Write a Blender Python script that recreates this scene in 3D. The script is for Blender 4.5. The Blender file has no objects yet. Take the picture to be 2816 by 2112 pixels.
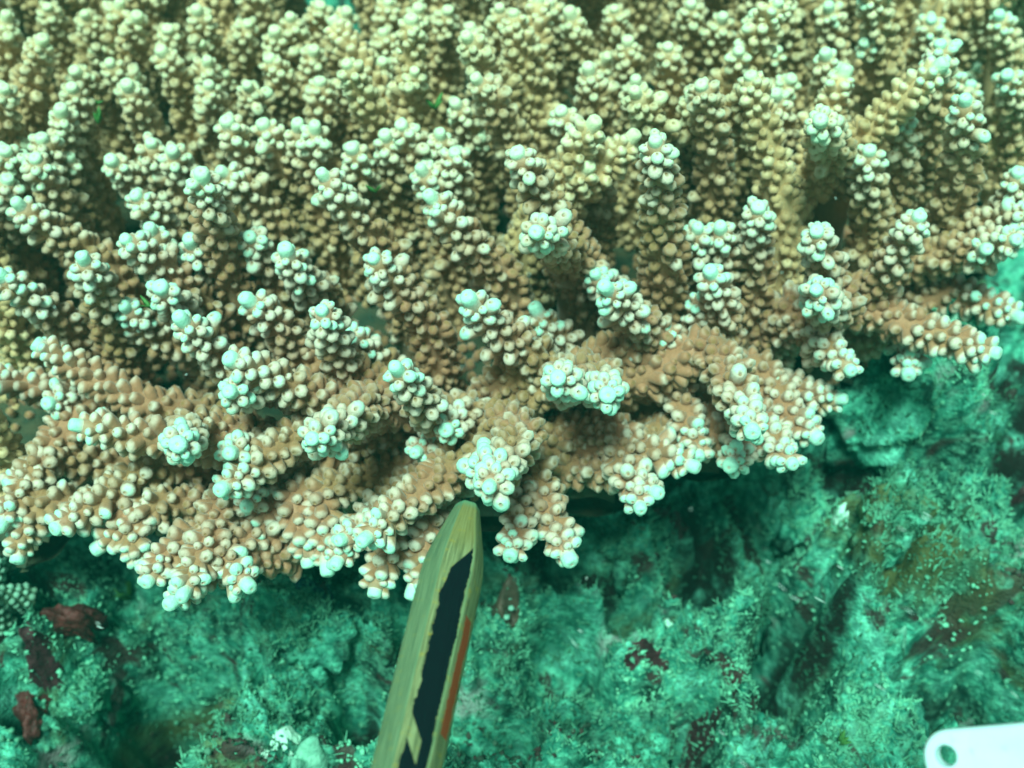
import bpy, math, random
import numpy as np
from mathutils import Vector

# ------------------------------------------------------------------ camera, water light, exposure
U = 0.01                                     # everything below is thought out in centimetres
scene = bpy.context.scene
col = scene.collection
SUN_ELEV, SUN_AZ = 72.0, 205.0               # azimuth clockwise from +y
CAM_H, PITCH, HFOV = 12.6, 50.0, 50.0

cam_d = bpy.data.cameras.new('camera')
cam = bpy.data.objects.new('camera', cam_d)
col.objects.link(cam)
cam.location = (0, 0, CAM_H * U)
cam.rotation_euler = (math.radians(90 - PITCH), 0, 0)
cam_d.sensor_width = 36
cam_d.lens = 18 / math.tan(math.radians(HFOV / 2))
cam_d.clip_start = 0.005
cam_d.clip_end = 60
cam_d.dof.use_dof = True
cam_d.dof.focus_distance = 14.2 * U
cam_d.dof.aperture_fstop = 25
scene.camera = cam

world = bpy.data.worlds.new('World')
scene.world = world
world.use_nodes = True
wn, wl = world.node_tree.nodes, world.node_tree.links
wn.clear()
sky = wn.new('ShaderNodeTexSky'); sky.sky_type = 'NISHITA'; sky.sun_disc = False
sky.sun_elevation = math.radians(SUN_ELEV); sky.sun_rotation = math.radians(SUN_AZ)
tint = wn.new('ShaderNodeMix'); tint.data_type = 'RGBA'; tint.blend_type = 'MULTIPLY'
tint.inputs['Factor'].default_value = 1.0
tint.inputs['B'].default_value = (0.85, 1.0, 0.62, 1)      # sea water between the surface and the reef
bg = wn.new('ShaderNodeBackground'); bg.inputs['Strength'].default_value = 0.075
out = wn.new('ShaderNodeOutputWorld')
wl.new(sky.outputs[0], tint.inputs['A']); wl.new(tint.outputs['Result'], bg.inputs[0]); wl.new(bg.outputs[0], out.inputs[0])

sun_d = bpy.data.lights.new('sun', 'SUN')
sun_d.energy = 4.4
sun_d.angle = math.radians(17)
sun_d.color = (0.60, 1.0, 0.83)
sun = bpy.data.objects.new('sun', sun_d)
col.objects.link(sun)
az, el = math.radians(SUN_AZ), math.radians(SUN_ELEV)
to_sun = Vector((math.sin(az) * math.cos(el), math.cos(az) * math.cos(el), math.sin(el)))
sun.rotation_euler = to_sun.to_track_quat('Z', 'Y').to_euler()
sun.location = to_sun * 3

scene.view_settings.view_transform = 'Standard'
scene.view_settings.look = 'None'
scene.view_settings.exposure = 0.64
scene.view_settings.gamma = 1.0
scene.render.engine = 'CYCLES'
scene.cycles.use_denoising = True
scene.cycles.max_bounces = 6
scene.cycles.diffuse_bounces = 4
scene.cycles.volume_bounces = 1

rnd = random.Random(7)
rng = np.random.default_rng(11)

# ------------------------------------------------------------------ helpers
TAN = math.tan(math.radians(HFOV / 2))
CP, SP = math.cos(math.radians(PITCH)), math.sin(math.radians(PITCH))
CAMP = np.array([0.0, 0.0, CAM_H])


def ray(px, py):
    a = (px / 2816 - .5) * 2 * TAN
    b = (.5 - py / 2112) * .75 * 2 * TAN
    return np.array([a, CP + b * SP, -SP + b * CP])          # depth 1 along the optical axis


def on_z(px, py, z):
    d = ray(px, py)
    return CAMP + d * ((z - CAM_H) / d[2])


def at_depth(px, py, dep):
    return CAMP + ray(px, py) * dep


def project(p):
    v = np.asarray(p, float) - CAMP
    dep = v[..., 1] * CP - v[..., 2] * SP
    b = (v[..., 1] * SP + v[..., 2] * CP) / dep
    a = v[..., 0] / dep
    return (a / (2 * TAN) + .5) * 2816, (.5 - b / (.75 * 2 * TAN)) * 2112, dep


def _hash(ix, iy, iz, seed):
    h = (ix * 374761393 + iy * 668265263 + iz * 1440662683 + seed * 974634777) & 0xFFFFFFFF
    h = ((h ^ (h >> 13)) * 1274126177) & 0xFFFFFFFF
    h = h ^ (h >> 16)
    return (h & 0xFFFFFF) / float(0xFFFFFF)


def vnoise(x, y, z=0.0, seed=0):
    x, y = np.asarray(x, float), np.asarray(y, float)
    z = np.broadcast_to(np.asarray(z, float), x.shape)
    ix, iy, iz = np.floor(x).astype(np.int64), np.floor(y).astype(np.int64), np.floor(z).astype(np.int64)
    fx, fy, fz = x - ix, y - iy, z - iz
    fx, fy, fz = [f * f * f * (f * (f * 6 - 15) + 10) for f in (fx, fy, fz)]
    r = 0
    for dx in (0, 1):
        for dy in (0, 1):
            for dz in (0, 1):
                w = (fx if dx else 1 - fx) * (fy if dy else 1 - fy) * (fz if dz else 1 - fz)
                r = r + w * _hash(ix + dx, iy + dy, iz + dz, seed)
    return r * 2 - 1


def fbm(x, y, z=0.0, octs=4, seed=0):
    a, s = 1.0, 0.0
    x, y, z = np.asarray(x, float), np.asarray(y, float), np.asarray(z, float)
    for o in range(octs):
        s = s + a * vnoise(x, y, z, seed + o * 17)
        x, y, z, a = x * 2.03, y * 2.03, z * 2.03, a * .5
    return s


def link(o, parent=None):
    col.objects.link(o)
    if parent is not None:
        o.parent = parent
    return o


def make_mesh(name, verts, quads=None, tris=None, mat=None, attr=None, smooth=True):
    """verts in cm; quads (n,4), tris (m,3)."""
    me = bpy.data.meshes.new(name)
    verts = np.asarray(verts, np.float32) * U
    me.vertices.add(len(verts)); me.vertices.foreach_set('co', verts.ravel())
    parts, starts, tot = [], [], 0
    if quads is not None and len(quads):
        q = np.asarray(quads, np.int32); parts.append(q.ravel())
        starts.append(np.arange(len(q)) * 4); tot = len(q) * 4
    if tris is not None and len(tris):
        t = np.asarray(tris, np.int32); parts.append(t.ravel())
        starts.append(tot + np.arange(len(t)) * 3)
    li = np.concatenate(parts); ls = np.concatenate(starts).astype(np.int32)
    me.loops.add(len(li)); me.loops.foreach_set('vertex_index', li)
    me.polygons.add(len(ls)); me.polygons.foreach_set('loop_start', ls)
    me.polygons.foreach_set('use_smooth', np.full(len(ls), smooth))
    if attr is not None:
        a = me.attributes.new('pigment', 'FLOAT_COLOR', 'POINT')
        a.data.foreach_set('color', np.asarray(attr, np.float32).ravel())
    me.update(calc_edges=True)
    me.validate()
    if mat:
        me.materials.append(mat)
    return me


def mesh_obj(name, me, parent=None):
    return link(bpy.data.objects.new(name, me), parent)


def empty(name, loc):
    o = bpy.data.objects.new(name, None)
    o.empty_display_size = .01
    o.location = Vector(loc) * U
    return link(o)


def tag(o, label=None, cat=None, group=None, kind=None):
    if label: o['label'] = label
    if cat: o['category'] = cat
    if group: o['group'] = group
    if kind: o['kind'] = kind
    return o


class NT:
    """short hand for node materials"""
    def __init__(self, name):
        self.m = bpy.data.materials.new(name); self.m.use_nodes = True
        self.n, self.l = self.m.node_tree.nodes, self.m.node_tree.links
        self.b = self.n['Principled BSDF']

    def node(self, t, **kw):
        n = self.n.new(t)
        for k, v in kw.items(): setattr(n, k, v)
        return n

    def put(self, sock, v):
        if hasattr(v, 'is_output'): self.l.new(v, sock)
        elif isinstance(v, (tuple, list)) and len(v) == 3 and sock.type == 'RGBA': sock.default_value = (*v, 1)
        else: sock.default_value = v

    def mix(self, f, a, b, mode='MIX'):
        n = self.node('ShaderNodeMix', data_type='RGBA', blend_type=mode)
        self.put(n.inputs['Factor'], f); self.put(n.inputs['A'], a); self.put(n.inputs['B'], b)
        return n.outputs['Result']

    def math(self, op, a, b=0.0, clamp=False):
        n = self.node('ShaderNodeMath', operation=op, use_clamp=clamp)
        self.put(n.inputs[0], a); self.put(n.inputs[1], b)
        return n.outputs[0]

    def ramp(self, f, stops):
        n = self.node('ShaderNodeValToRGB')
        e = n.color_ramp.elements
        while len(e) < len(stops): e.new(.5)
        for i, (p, c) in enumerate(stops):
            e[i].position = p; e[i].color = (*c, 1) if len(c) == 3 else c
        self.put(n.inputs[0], f)
        return n.outputs[0]

    def step(self, f, lo, hi):
        n = self.node('ShaderNodeMapRange', interpolation_type='SMOOTHSTEP')
        self.put(n.inputs[0], f); n.inputs[1].default_value = lo; n.inputs[2].default_value = hi
        return n.outputs[0]

    def noise(self, scale, detail=3, rough=.55, vec=None, dist=0.0, pos=True):
        n = self.node('ShaderNodeTexNoise')
        n.inputs['Scale'].default_value = scale; n.inputs['Detail'].default_value = detail
        n.inputs['Roughness'].default_value = rough; n.inputs['Distortion'].default_value = dist
        if vec is None:
            vec = self.pos()
        self.l.new(vec, n.inputs['Vector'])
        return n.outputs[0]

    def pos(self):
        if not hasattr(self, '_p'): self._p = self.node('ShaderNodeNewGeometry').outputs['Position']
        return self._p

    def bump(self, h, strength=.3, dist=.0005):
        n = self.node('ShaderNodeBump'); n.inputs['Strength'].default_value = strength
        n.inputs['Distance'].default_value = dist
        self.l.new(h, n.inputs['Height']); self.l.new(n.outputs[0], self.b.inputs['Normal'])

    def done(self, color, rough=.6, spec=.3, **kw):
        self.put(self.b.inputs['Base Color'], color)
        self.put(self.b.inputs['Roughness'], rough)
        self.put(self.b.inputs['Specular IOR Level'], spec)
        for k, v in kw.items(): self.put(self.b.inputs[k.replace('_', ' ')], v)
        return self.m


# ------------------------------------------------------------------ materials
def mat_coral():
    k = NT('living_coral')
    at = k.node('ShaderNodeAttribute', attribute_name='pigment')
    sep = k.node('ShaderNodeSeparateColor'); k.l.new(at.outputs['Color'], sep.inputs[0])
    white, cup, tipc, inner = sep.outputs[0], sep.outputs[1], sep.outputs[2], at.outputs['Alpha']
    n1, n2 = k.noise(420, 3), k.noise(70, 2)
    brown = k.mix(n1, (.29, .125, .062), (.46, .235, .130))
    tan = k.mix(n1, (.52, .33, .155), (.70, .49, .26))
    body = k.mix(inner, brown, tan)
    body = k.mix(k.step(n2, .42, .7), body, k.mix(.5, body, (.30, .20, .07)))
    pale = k.mix(inner, (.62, .54, .43), (.72, .64, .41))
    tip = k.mix(tipc, (.70, .74, .47), (.42, .77, .61))
    pale = k.mix(k.step(white, .68, 1.02), pale, tip)
    c = k.mix(k.step(k.math('ADD', white, k.math('MULTIPLY', k.math('SUBTRACT', n1, .5), .25)), .12, .72), body, pale)
    c = k.mix(cup, c, k.mix(n1, (.14, .08, .02), (.28, .18, .06)))
    fleck = k.noise(2200, 2, .6)
    c = k.mix(k.math('MULTIPLY', k.step(fleck, .35, .7), .28), c, k.mix(.55, c, (.10, .07, .03)))
    k.bump(k.noise(2600, 2), .4, .0003)
    return k.done(c, .55, .25, Sheen_Weight=.25, Sheen_Roughness=.5, Sheen_Tint=(.9, 1, .9))


def mat_reef():
    k = NT('reef_rock')
    n1, n2, n3, n4 = k.noise(26, 5, .6, dist=.6), k.noise(90, 5, .65), k.noise(420, 4, .7), k.noise(14, 3)
    base = k.ramp(n2, [(.36, (.003, .014, .010)), (.45, (.015, .135, .095)), (.53, (.045, .46, .31)), (.64, (.19, .80, .60))])
    base = k.mix(k.step(n3, .40, .66), k.mix(.6, base, (.003, .014, .010)), k.mix(.42, base, (.20, .66, .44)))
    olive = k.mix(n3, (.05, .075, .018), (.15, .16, .05))
    base = k.mix(k.math('MULTIPLY', k.step(n1, .54, .68), .8), base, olive)
    maroon = k.mix(n3, (.020, .008, .010), (.085, .035, .035))
    n5 = k.noise(48, 4, .6, dist=1.0)
    base = k.mix(k.math('MULTIPLY', k.step(n5, .565, .63), .9), base, maroon)
    n6 = k.noise(60, 3, .5)
    base = k.mix(k.math('MULTIPLY', k.step(n6, .62, .72), .5), base, (.36, .30, .30))
    at = k.node('ShaderNodeAttribute', attribute_name='pigment')
    sep = k.node('ShaderNodeSeparateColor'); k.l.new(at.outputs['Color'], sep.inputs[0])
    base = k.mix(sep.outputs[0], base, k.mix(n3, (.36, .66, .52), (.55, .82, .68)))      # pale sand
    base = k.mix(sep.outputs[1], base, k.mix(n3, (.04, .055, .018), (.10, .13, .05)))      # olive mound
    base = k.mix(k.math('MULTIPLY', sep.outputs[2], k.math('SUBTRACT', 1.0, k.math('MULTIPLY', k.step(n2, .50, .66), .8))), base, k.mix(n5, (.003, .014, .010), (.030, .014, .014)))  # dark crust and the shade painted into hollows
    k.bump(k.math('ADD', n3, k.noise(1500, 3)), .8, .0008)
    return k.done(base, .85, .15)


def mat_attr(name, a, b, c=None, rough=.8, scale=300):
    """colour by pigment.r between a and b with grain, pigment.g towards c"""
    k = NT(name)
    at = k.node('ShaderNodeAttribute', attribute_name='pigment')
    sep = k.node('ShaderNodeSeparateColor'); k.l.new(at.outputs['Color'], sep.inputs[0])
    n = k.noise(scale, 3)
    base = k.mix(sep.outputs[0], a, b)
    if c: base = k.mix(sep.outputs[1], base, c)
    base = k.mix(k.math('MULTIPLY', k.step(n, .35, .7), .45), base, k.mix(.6, base, (.01, .02, .015)))
    return k.done(base, rough, .2)


def mat_plain(name, a, b, scale=250, rough=.6, spec=.3, bump=.4, bscale=900):
    k = NT(name)
    k.bump(k.noise(bscale, 3), bump, .0006)
    return k.done(k.mix(k.step(k.noise(scale, 4, .6), .3, .7), a, b), rough, spec)


M_CORAL = mat_coral()
M_REEF = mat_reef()

# ------------------------------------------------------------------ reef ground
GZ = -5.0


def gp(px, py, z=GZ):
    return on_z(px, py, z)[:2]


HUMPS = [  # px, py, radius cm, height cm
    (330, 1920, 1.10, -3.6), (450, 1850, .65, -2.6), (200, 2050, .8, -1.6),
    (60, 1900, .55, 1.0), (130, 1800, .5, 1.1), (240, 1740, .45, 1.2), (380, 1770, .40, .9), (520, 1860, .35, .6),
    (620, 2010, .9, .5), (760, 1700, 1.1, .6), (960, 1900, .45, -2.2), (1000, 1960, .35, -1.6),
    (1330, 1850, 1.2, .3), (1600, 1650, .8, .4), (1560, 1800, .45, -1.8), (1620, 1560, .5, -1.6), (1930, 1560, .55, -2.2), (1960, 1480, .5, -1.8), (1780, 1640, .35, -1.5),
    (2200, 1610, .50, -2.3), (2215, 1720, .52, -2.6), (2205, 1830, .48, -2.2), (1930, 1960, .45, -2.0), (1930, 2060, .42, -2.0),
    (2050, 1700, .5, .5), (2340, 1560, .5, 1.0), (2330, 1680, .4, .9), (2480, 1600, 1.0, .7), (2700, 1720, .9, .9),
    (2640, 1850, .5, -2.0), (2720, 1870, .45, -2.0), (2790, 1890, .5, -2.2), (2500, 1830, .35, -.9), (2400, 1980, 1.2, .4),
    (2370, 1130, 1.2, 1.4), (2560, 1300, 1.1, .6), (2690, 1150, .5, -1.2), (2760, 800, .7, -1.5), (2300, 1400, .5, -.8), (2780, 1350, .4, -1.0),
    (2450, 1230, 1.9, 2.3), (2700, 1050, 1.3, 1.9), (2150, 1420, .6, -1.0), (2050, 1330, .6, -.8), (2480, 1420, .5, -1.2), (1380, 1980, .5, -.9), (1180, 1950, .5, -.8), (1730, 1960, .5, -.7), (1650, 1850, .3, -.8), (700, 1850, .35, -.8), (100, 2080, .5, -1.2),
    (100, 1350, 1.5, 1.2), (60, 1150, 1.5, 1.6), (100, 960, 1.2, 1.4), (700, 1350, 2.0, .4),
]
PALE = [(60, 960, .8), (30, 1230, .8), (40, 1370, .8), (545, 1075, .4), (460, 1500, .4), (1740, 1180, .9), (1540, 1180, .5), (860, 1130, .4)]
DARK = [(2650, 1150, 1.0), (2780, 1320, .9), (2330, 1330, .8), (1950, 1500, .9), (2210, 1700, .6), (2740, 1880, .6), (350, 1920, 1.0), (960, 1900, .45), (1600, 1560, .6), (1930, 2030, .5), (2780, 950, .8), (1500, 1500, .6)]      # dark algal crust, plus painted shade of the hollows and crevices
OLIVE = [(2480, 1590, 1.3), (2380, 1480, .7), (430, 2080, .6), (560, 1450, .4)]


def ground_h(x, y):
    x, y = np.asarray(x, float), np.asarray(y, float)
    h = GZ + .45 * fbm(x * .45, y * .45, 0, 3, 3)
    wx, wy = x + .35 * fbm(x * .8, y * .8, 0, 2, 41), y + .35 * fbm(x * .8, y * .8, 0, 2, 57)
    for px, py, r, a in HUMPS:
        c = gp(px, py)
        h = h + (a if a > 0 else a * 2.0) * np.exp(-(((wx - c[0]) ** 2 + (wy - c[1]) ** 2) / (r * r)))
    bill = 1 - np.abs(fbm(x * 1.1, y * 1.1, 0, 3, 5))
    h = h + .80 * (bill - .6)
    h = h + .34 * fbm(x * 2.6, y * 2.6, 0, 3, 9) + .10 * (1 - np.abs(vnoise(x * 6.5, y * 6.5, 0, 21))) + .06 * vnoise(x * 11, y * 11, 0, 22)
    pit = np.clip((vnoise(x * 2.1, y * 2.1, 0, 61) - .22) / .5, 0, 1)
    h = h - .75 * pit * pit * (3 - 2 * pit)
    pit = np.clip((vnoise(x * 4.3, y * 4.3, 0, 62) - .35) / .4, 0, 1)
    h = h - .30 * pit
    return h


def ground_mask(x, y, lst):
    m = 0
    wx, wy = x + .4 * fbm(x * 1.3, y * 1.3, 0, 2, 71), y + .4 * fbm(x * 1.3, y * 1.3, 0, 2, 77)
    for px, py, r in lst:
        c = gp(px, py)
        m = np.maximum(m, np.exp(-(((wx - c[0]) ** 2 + (wy - c[1]) ** 2) / (r * r))))
    return np.clip((m - .25) / .4, 0, 1)


def axis_vals(lo, hi, step, far):
    fine = np.arange(lo, hi + 1e-6, step)
    grow, v, s = [], hi, step
    while v < far:
        s *= 1.35; v += s; grow.append(v)
    neg, v, s = [], lo, step
    while v > -far:
        s *= 1.35; v -= s; neg.append(v)
    return np.array(neg[::-1] + list(fine) + grow)


xs, ys = axis_vals(-9.5, 9.5, .06, 900), axis_vals(4.5, 15.5, .06, 900)
X, Y = np.meshgrid(xs, ys)
Z = ground_h(X, Y)
dist = np.maximum(np.hypot(X, Y - 10) - 20, 0)
Z = Z + np.clip(dist * .02, 0, 6) * vnoise(X * .01, Y * .01, 0, 2)
nx_, ny_ = len(xs), len(ys)
idx = np.arange(nx_ * ny_).reshape(ny_, nx_)
q = np.stack([idx[:-1, :-1], idx[:-1, 1:], idx[1:, 1:], idx[1:, :-1]], -1).reshape(-1, 4)
pg = np.zeros((nx_ * ny_, 4), np.float32); pg[:, 3] = 1
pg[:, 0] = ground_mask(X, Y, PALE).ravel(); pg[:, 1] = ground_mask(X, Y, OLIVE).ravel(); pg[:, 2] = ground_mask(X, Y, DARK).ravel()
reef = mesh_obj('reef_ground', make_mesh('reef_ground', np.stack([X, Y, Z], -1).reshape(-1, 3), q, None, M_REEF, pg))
tag(reef, 'rough teal reef rock with hollows under and in front of the coral', 'reef', kind='structure')

# turf: thousands of tiny lobes and threads growing on the reef rock
ICO_V = []
_p = (1 + 5 ** .5) / 2
for a, b in ((1, _p), (-1, _p), (1, -_p), (-1, -_p)):
    ICO_V += [(0, a, b), (a, b, 0), (b, 0, a)]
ICO_V = np.array(ICO_V, float) / math.hypot(1, _p)
ICO_F = []
for i in range(12):
    for j in range(i + 1, 12):
        for l in range(j + 1, 12):
            d = [np.linalg.norm(ICO_V[i] - ICO_V[j]), np.linalg.norm(ICO_V[j] - ICO_V[l]), np.linalg.norm(ICO_V[i] - ICO_V[l])]
            if max(d) < 1.1:
                n = np.cross(ICO_V[j] - ICO_V[i], ICO_V[l] - ICO_V[i])
                ICO_F.append((i, j, l) if n @ ICO_V[i] > 0 else (i, l, j))
ICO_F = np.array(ICO_F)


def scatter_lobes(n, region, smin, smax, seed, flat=.75):
    r = np.random.default_rng(seed)
    x = r.uniform(region[0], region[1], n * 2); y = r.uniform(region[2], region[3], n * 2)
    dens = fbm(x * .9, y * .9, 0, 3, seed) * .6 + .55
    keep = r.random(n * 2) < dens
    x, y = x[keep][:n], y[keep][:n]
    n = len(x)
    z = ground_h(x, y)
    s = smin + (smax - smin) * r.random(n) ** 2.2
    v = ICO_V[None] * (1 + 1.0 * (r.random((n, 12, 1)) - .5))
    v = v * s[:, None, None] * np.array([1, 1, flat])
    v = v * (1 + .5 * (r.random((n, 1, 3)) - .5))
    v = v + np.stack([x, y, z + s * .35], -1)[:, None]
    f = ICO_F[None] + (np.arange(n) * 12)[:, None, None]
    tone = np.clip(.5 + .55 * fbm(x * 1.2, y * 1.2, 0, 3, 5) + r.normal(0, .2, n), 0, 1)
    tone = tone * (1 - .8 * ground_mask(x, y, DARK))  # lobes darkened where crust and hollow shade are painted
    red = np.clip((fbm(x * .7, y * .7, 0, 3, 33) - .45) * 4, 0, 1)
    a = np.zeros((n, 12, 4)); a[..., 0] = tone[:, None]; a[..., 1] = red[:, None]; a[..., 3] = 1
    return v.reshape(-1, 3), f.reshape(-1, 3), a.reshape(-1, 4)


def scatter_threads(n, region, lmin, lmax, seed, pts=None):
    r = np.random.default_rng(seed)
    x = r.uniform(region[0], region[1], n * 2); y = r.uniform(region[2], region[3], n * 2)
    keep = r.random(n * 2) < fbm(x * 1.1, y * 1.1, 0, 3, seed + 4) * .6 + .45
    x, y = x[keep][:n], y[keep][:n]; n = len(x)
    if pts is not None:
        x, y, n = pts[:, 0], pts[:, 1], len(pts)
    z = ground_h(x, y) - .02 if pts is None else pts[:, 2]
    L = lmin + (lmax - lmin) * r.random(n) ** 2
    w = r.uniform(.010, .028, n)
    d = r.normal(0, .55, (n, 3)); d[:, 2] = 1; d /= np.linalg.norm(d, axis=1)[:, None]
    s1 = np.cross(d, r.normal(0, 1, (n, 3))); s1 /= np.linalg.norm(s1, axis=1)[:, None]
    s2 = np.cross(d, s1)
    bend = r.normal(0, .3, (n, 3))
    p0 = np.stack([x, y, z], -1)
    vs = []
    for t, ww in ((0, 1.1), (1, .45)):
        c = p0 + d * (L * t)[:, None] + bend * (L * t * t)[:, None]
        for k_ in range(3):
            an = 2 * math.pi * k_ / 3
            vs.append(c + (s1 * math.cos(an) + s2 * math.sin(an)) * (w * ww)[:, None])
    v = np.stack(vs, 1)
    qd = []
    for rr in range(1):
        for k_ in range(3):
            qd.append((rr * 3 + k_, rr * 3 + (k_ + 1) % 3, rr * 3 + 3 + (k_ + 1) % 3, rr * 3 + 3 + k_))
    qd = np.array(qd)[None] + (np.arange(n) * 6)[:, None, None]
    tr = np.array([(3, 4, 5)])[None] + (np.arange(n) * 6)[:, None, None]
    a = np.zeros((n, 6, 4)); a[..., 3] = 1
    a[..., 0] = (np.clip(.55 + .5 * fbm(x * 1.2, y * 1.2, 0, 3, 5) + r.normal(0, .2, n), 0, 1) * (1 - .85 * ground_mask(x, y, DARK)))[:, None]  # threads take the same painted darkening as the lobes
    return v.reshape(-1, 3), qd.reshape(-1, 4), tr.reshape(-1, 3), a.reshape(-1, 4)


REG = (-8.5, 9.5, 5.0, 13.8)
v, f, a = scatter_lobes(12000, REG, .015, .06, 101)
tl = mesh_obj('turf_nodules', make_mesh('turf_nodules', v, None, f, mat_attr('turf_nodule', (.012, .075, .045), (.17, .56, .36), (.05, .03, .028)), a))
tag(tl, 'pale green sediment nodules crusting the reef rock', 'algae', kind='stuff')
v, qd, tr, a = scatter_threads(45000, REG, .04, .15, 202)
M_TURF = (mat_attr('turf_thread', (.014, .09, .05), (.15, .52, .33)))
tt = mesh_obj('turf_algae', make_mesh('turf_algae', v, qd, tr, M_TURF, a))
tag(tt, 'short fuzzy turf algae threads covering the reef rock', 'algae', kind='stuff')

# ------------------------------------------------------------------ corallites
SEG = 8
PROF = [(.80, -.55), (.88, .05), (1.0, .50), (.95, .85), (.70, 1.10), (.36, 1.22), (.15, 1.18)]


def corallite_template(seg=SEG, rings=(0, 1, 2, 3, 4, 5, 6)):
    v, pig = [], []
    for i in rings:
        r, z = PROF[i]
        s = min(max((z + .1) / 1.1, 0), 1)
        for k_ in range(seg):
            an = 2 * math.pi * k_ / seg
            x, y = r * math.cos(an), r * math.sin(an)
            zz = z - x * .55 * s                       # outer lip longer, mouth turned to the branch tip
            v.append((x + (0, 0, .02, .08, .24, .46, .56)[i], y, zz - (.10 if i == 6 else 0)))
            side = .92 - .26 * math.cos(an)            # pale on the outer lip
            w = (0, 0, .22, .82, 1.0, 1.0, .7)[i] * min(1, side)
            pig.append((w, (0, 0, 0, 0, 0, .05, .9)[i]))
    v.append((.58, 0, .84)); pig.append((.1, .8))
    q_, t_ = [], []
    for i in range(len(rings) - 1):
        for k_ in range(seg):
            q_.append((i * seg + k_, i * seg + (k_ + 1) % seg, (i + 1) * seg + (k_ + 1) % seg, (i + 1) * seg + k_))
    l0, c = (len(rings) - 1) * seg, len(v) - 1
    for k_ in range(seg):
        t_.append((l0 + k_, l0 + (k_ + 1) % seg, c))
    return np.array(v), np.array(pig), np.array(q_), np.array(t_)


CT = {10: corallite_template(10), 8: corallite_template(7, (0, 2, 3, 4, 5, 6)), 6: corallite_template(6, (0, 2, 4, 6)), 5: corallite_template(5, (0, 3, 5))}


def build_corallites(pos, axis, tipd, rc, hs, whiteness, tipc, inner, seg):
    """arrays over n corallites -> verts, quads, tris, pigment"""
    tv, tp, tq, tt_ = CT[seg]
    n, m = len(pos), len(tv)
    yb = np.cross(axis, tipd)
    V = (pos[:, None] + tv[None, :, 0, None] * tipd[:, None] * rc[:, None, None] + tv[None, :, 1, None] * yb[:, None] * rc[:, None, None]
         + (np.minimum(tv[None, :, 2], .55) * hs[:, None] + np.maximum(tv[None, :, 2] - .55, 0) * 1.15)[..., None] * axis[:, None] * rc[:, None, None])
    off = (np.arange(n) * m)[:, None, None]
    P = np.zeros((n, m, 4))
    P[..., 0] = np.clip(tp[None, :, 0] * whiteness[:, None] + .35 * np.maximum(whiteness - .8, 0)[:, None] * (tp[None, :, 1] < .1), 0, 1)
    P[..., 1] = tp[None, :, 1] * (1 - .5 * np.clip(whiteness, 0, 1))[:, None]
    P[..., 2] = tipc[:, None]; P[..., 3] = inner[:, None]
    return V.reshape(-1, 3), (tq[None] + off).reshape(-1, 4), (tt_[None] + off).reshape(-1, 3), P.reshape(-1, 4)


def axial_mesh(name, r, L, tipc, inner, seg=14, white=1.0):
    prof = [(1.0, -.9, .25), (.98, -.4, .5), (1.0, .1, .8), (1.0, .50, 1), (.96, .82, 1), (.82, 1.0, 1), (.55, 1.09, 1), (.28, 1.10, .97), (.14, 1.05, .75)]
    v, p, q_, t_ = [], [], [], []
    jit = rng.uniform(.95, 1.05, seg)
    for i, (rr, z, w) in enumerate(prof):
        for k_ in range(seg):
            an = 2 * math.pi * k_ / seg
            v.append((r * rr * jit[k_] * math.cos(an), r * rr * jit[k_] * math.sin(an), L * z))
            p.append((w * white, (0, 0, 0, 0, 0, 0, 0, .02, .2)[i], tipc, inner))
    v.append((0, 0, L * 1.06)); p.append((.6, .3, tipc, inner))
    for i in range(len(prof) - 1):
        for k_ in range(seg):
            q_.append((i * seg + k_, i * seg + (k_ + 1) % seg, (i + 1) * seg + (k_ + 1) % seg, (i + 1) * seg + k_))
    l0, c = (len(prof) - 1) * seg, len(v) - 1
    for k_ in range(seg):
        t_.append((l0 + k_, l0 + (k_ + 1) % seg, c))
    return make_mesh(name, v, q_, t_, M_CORAL, p)


def frame_from(d):
    d = d / np.linalg.norm(d)
    u = np.cross(d, [0.3, -.9, .25]); u /= np.linalg.norm(u)
    return d, u, np.cross(d, u)


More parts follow.
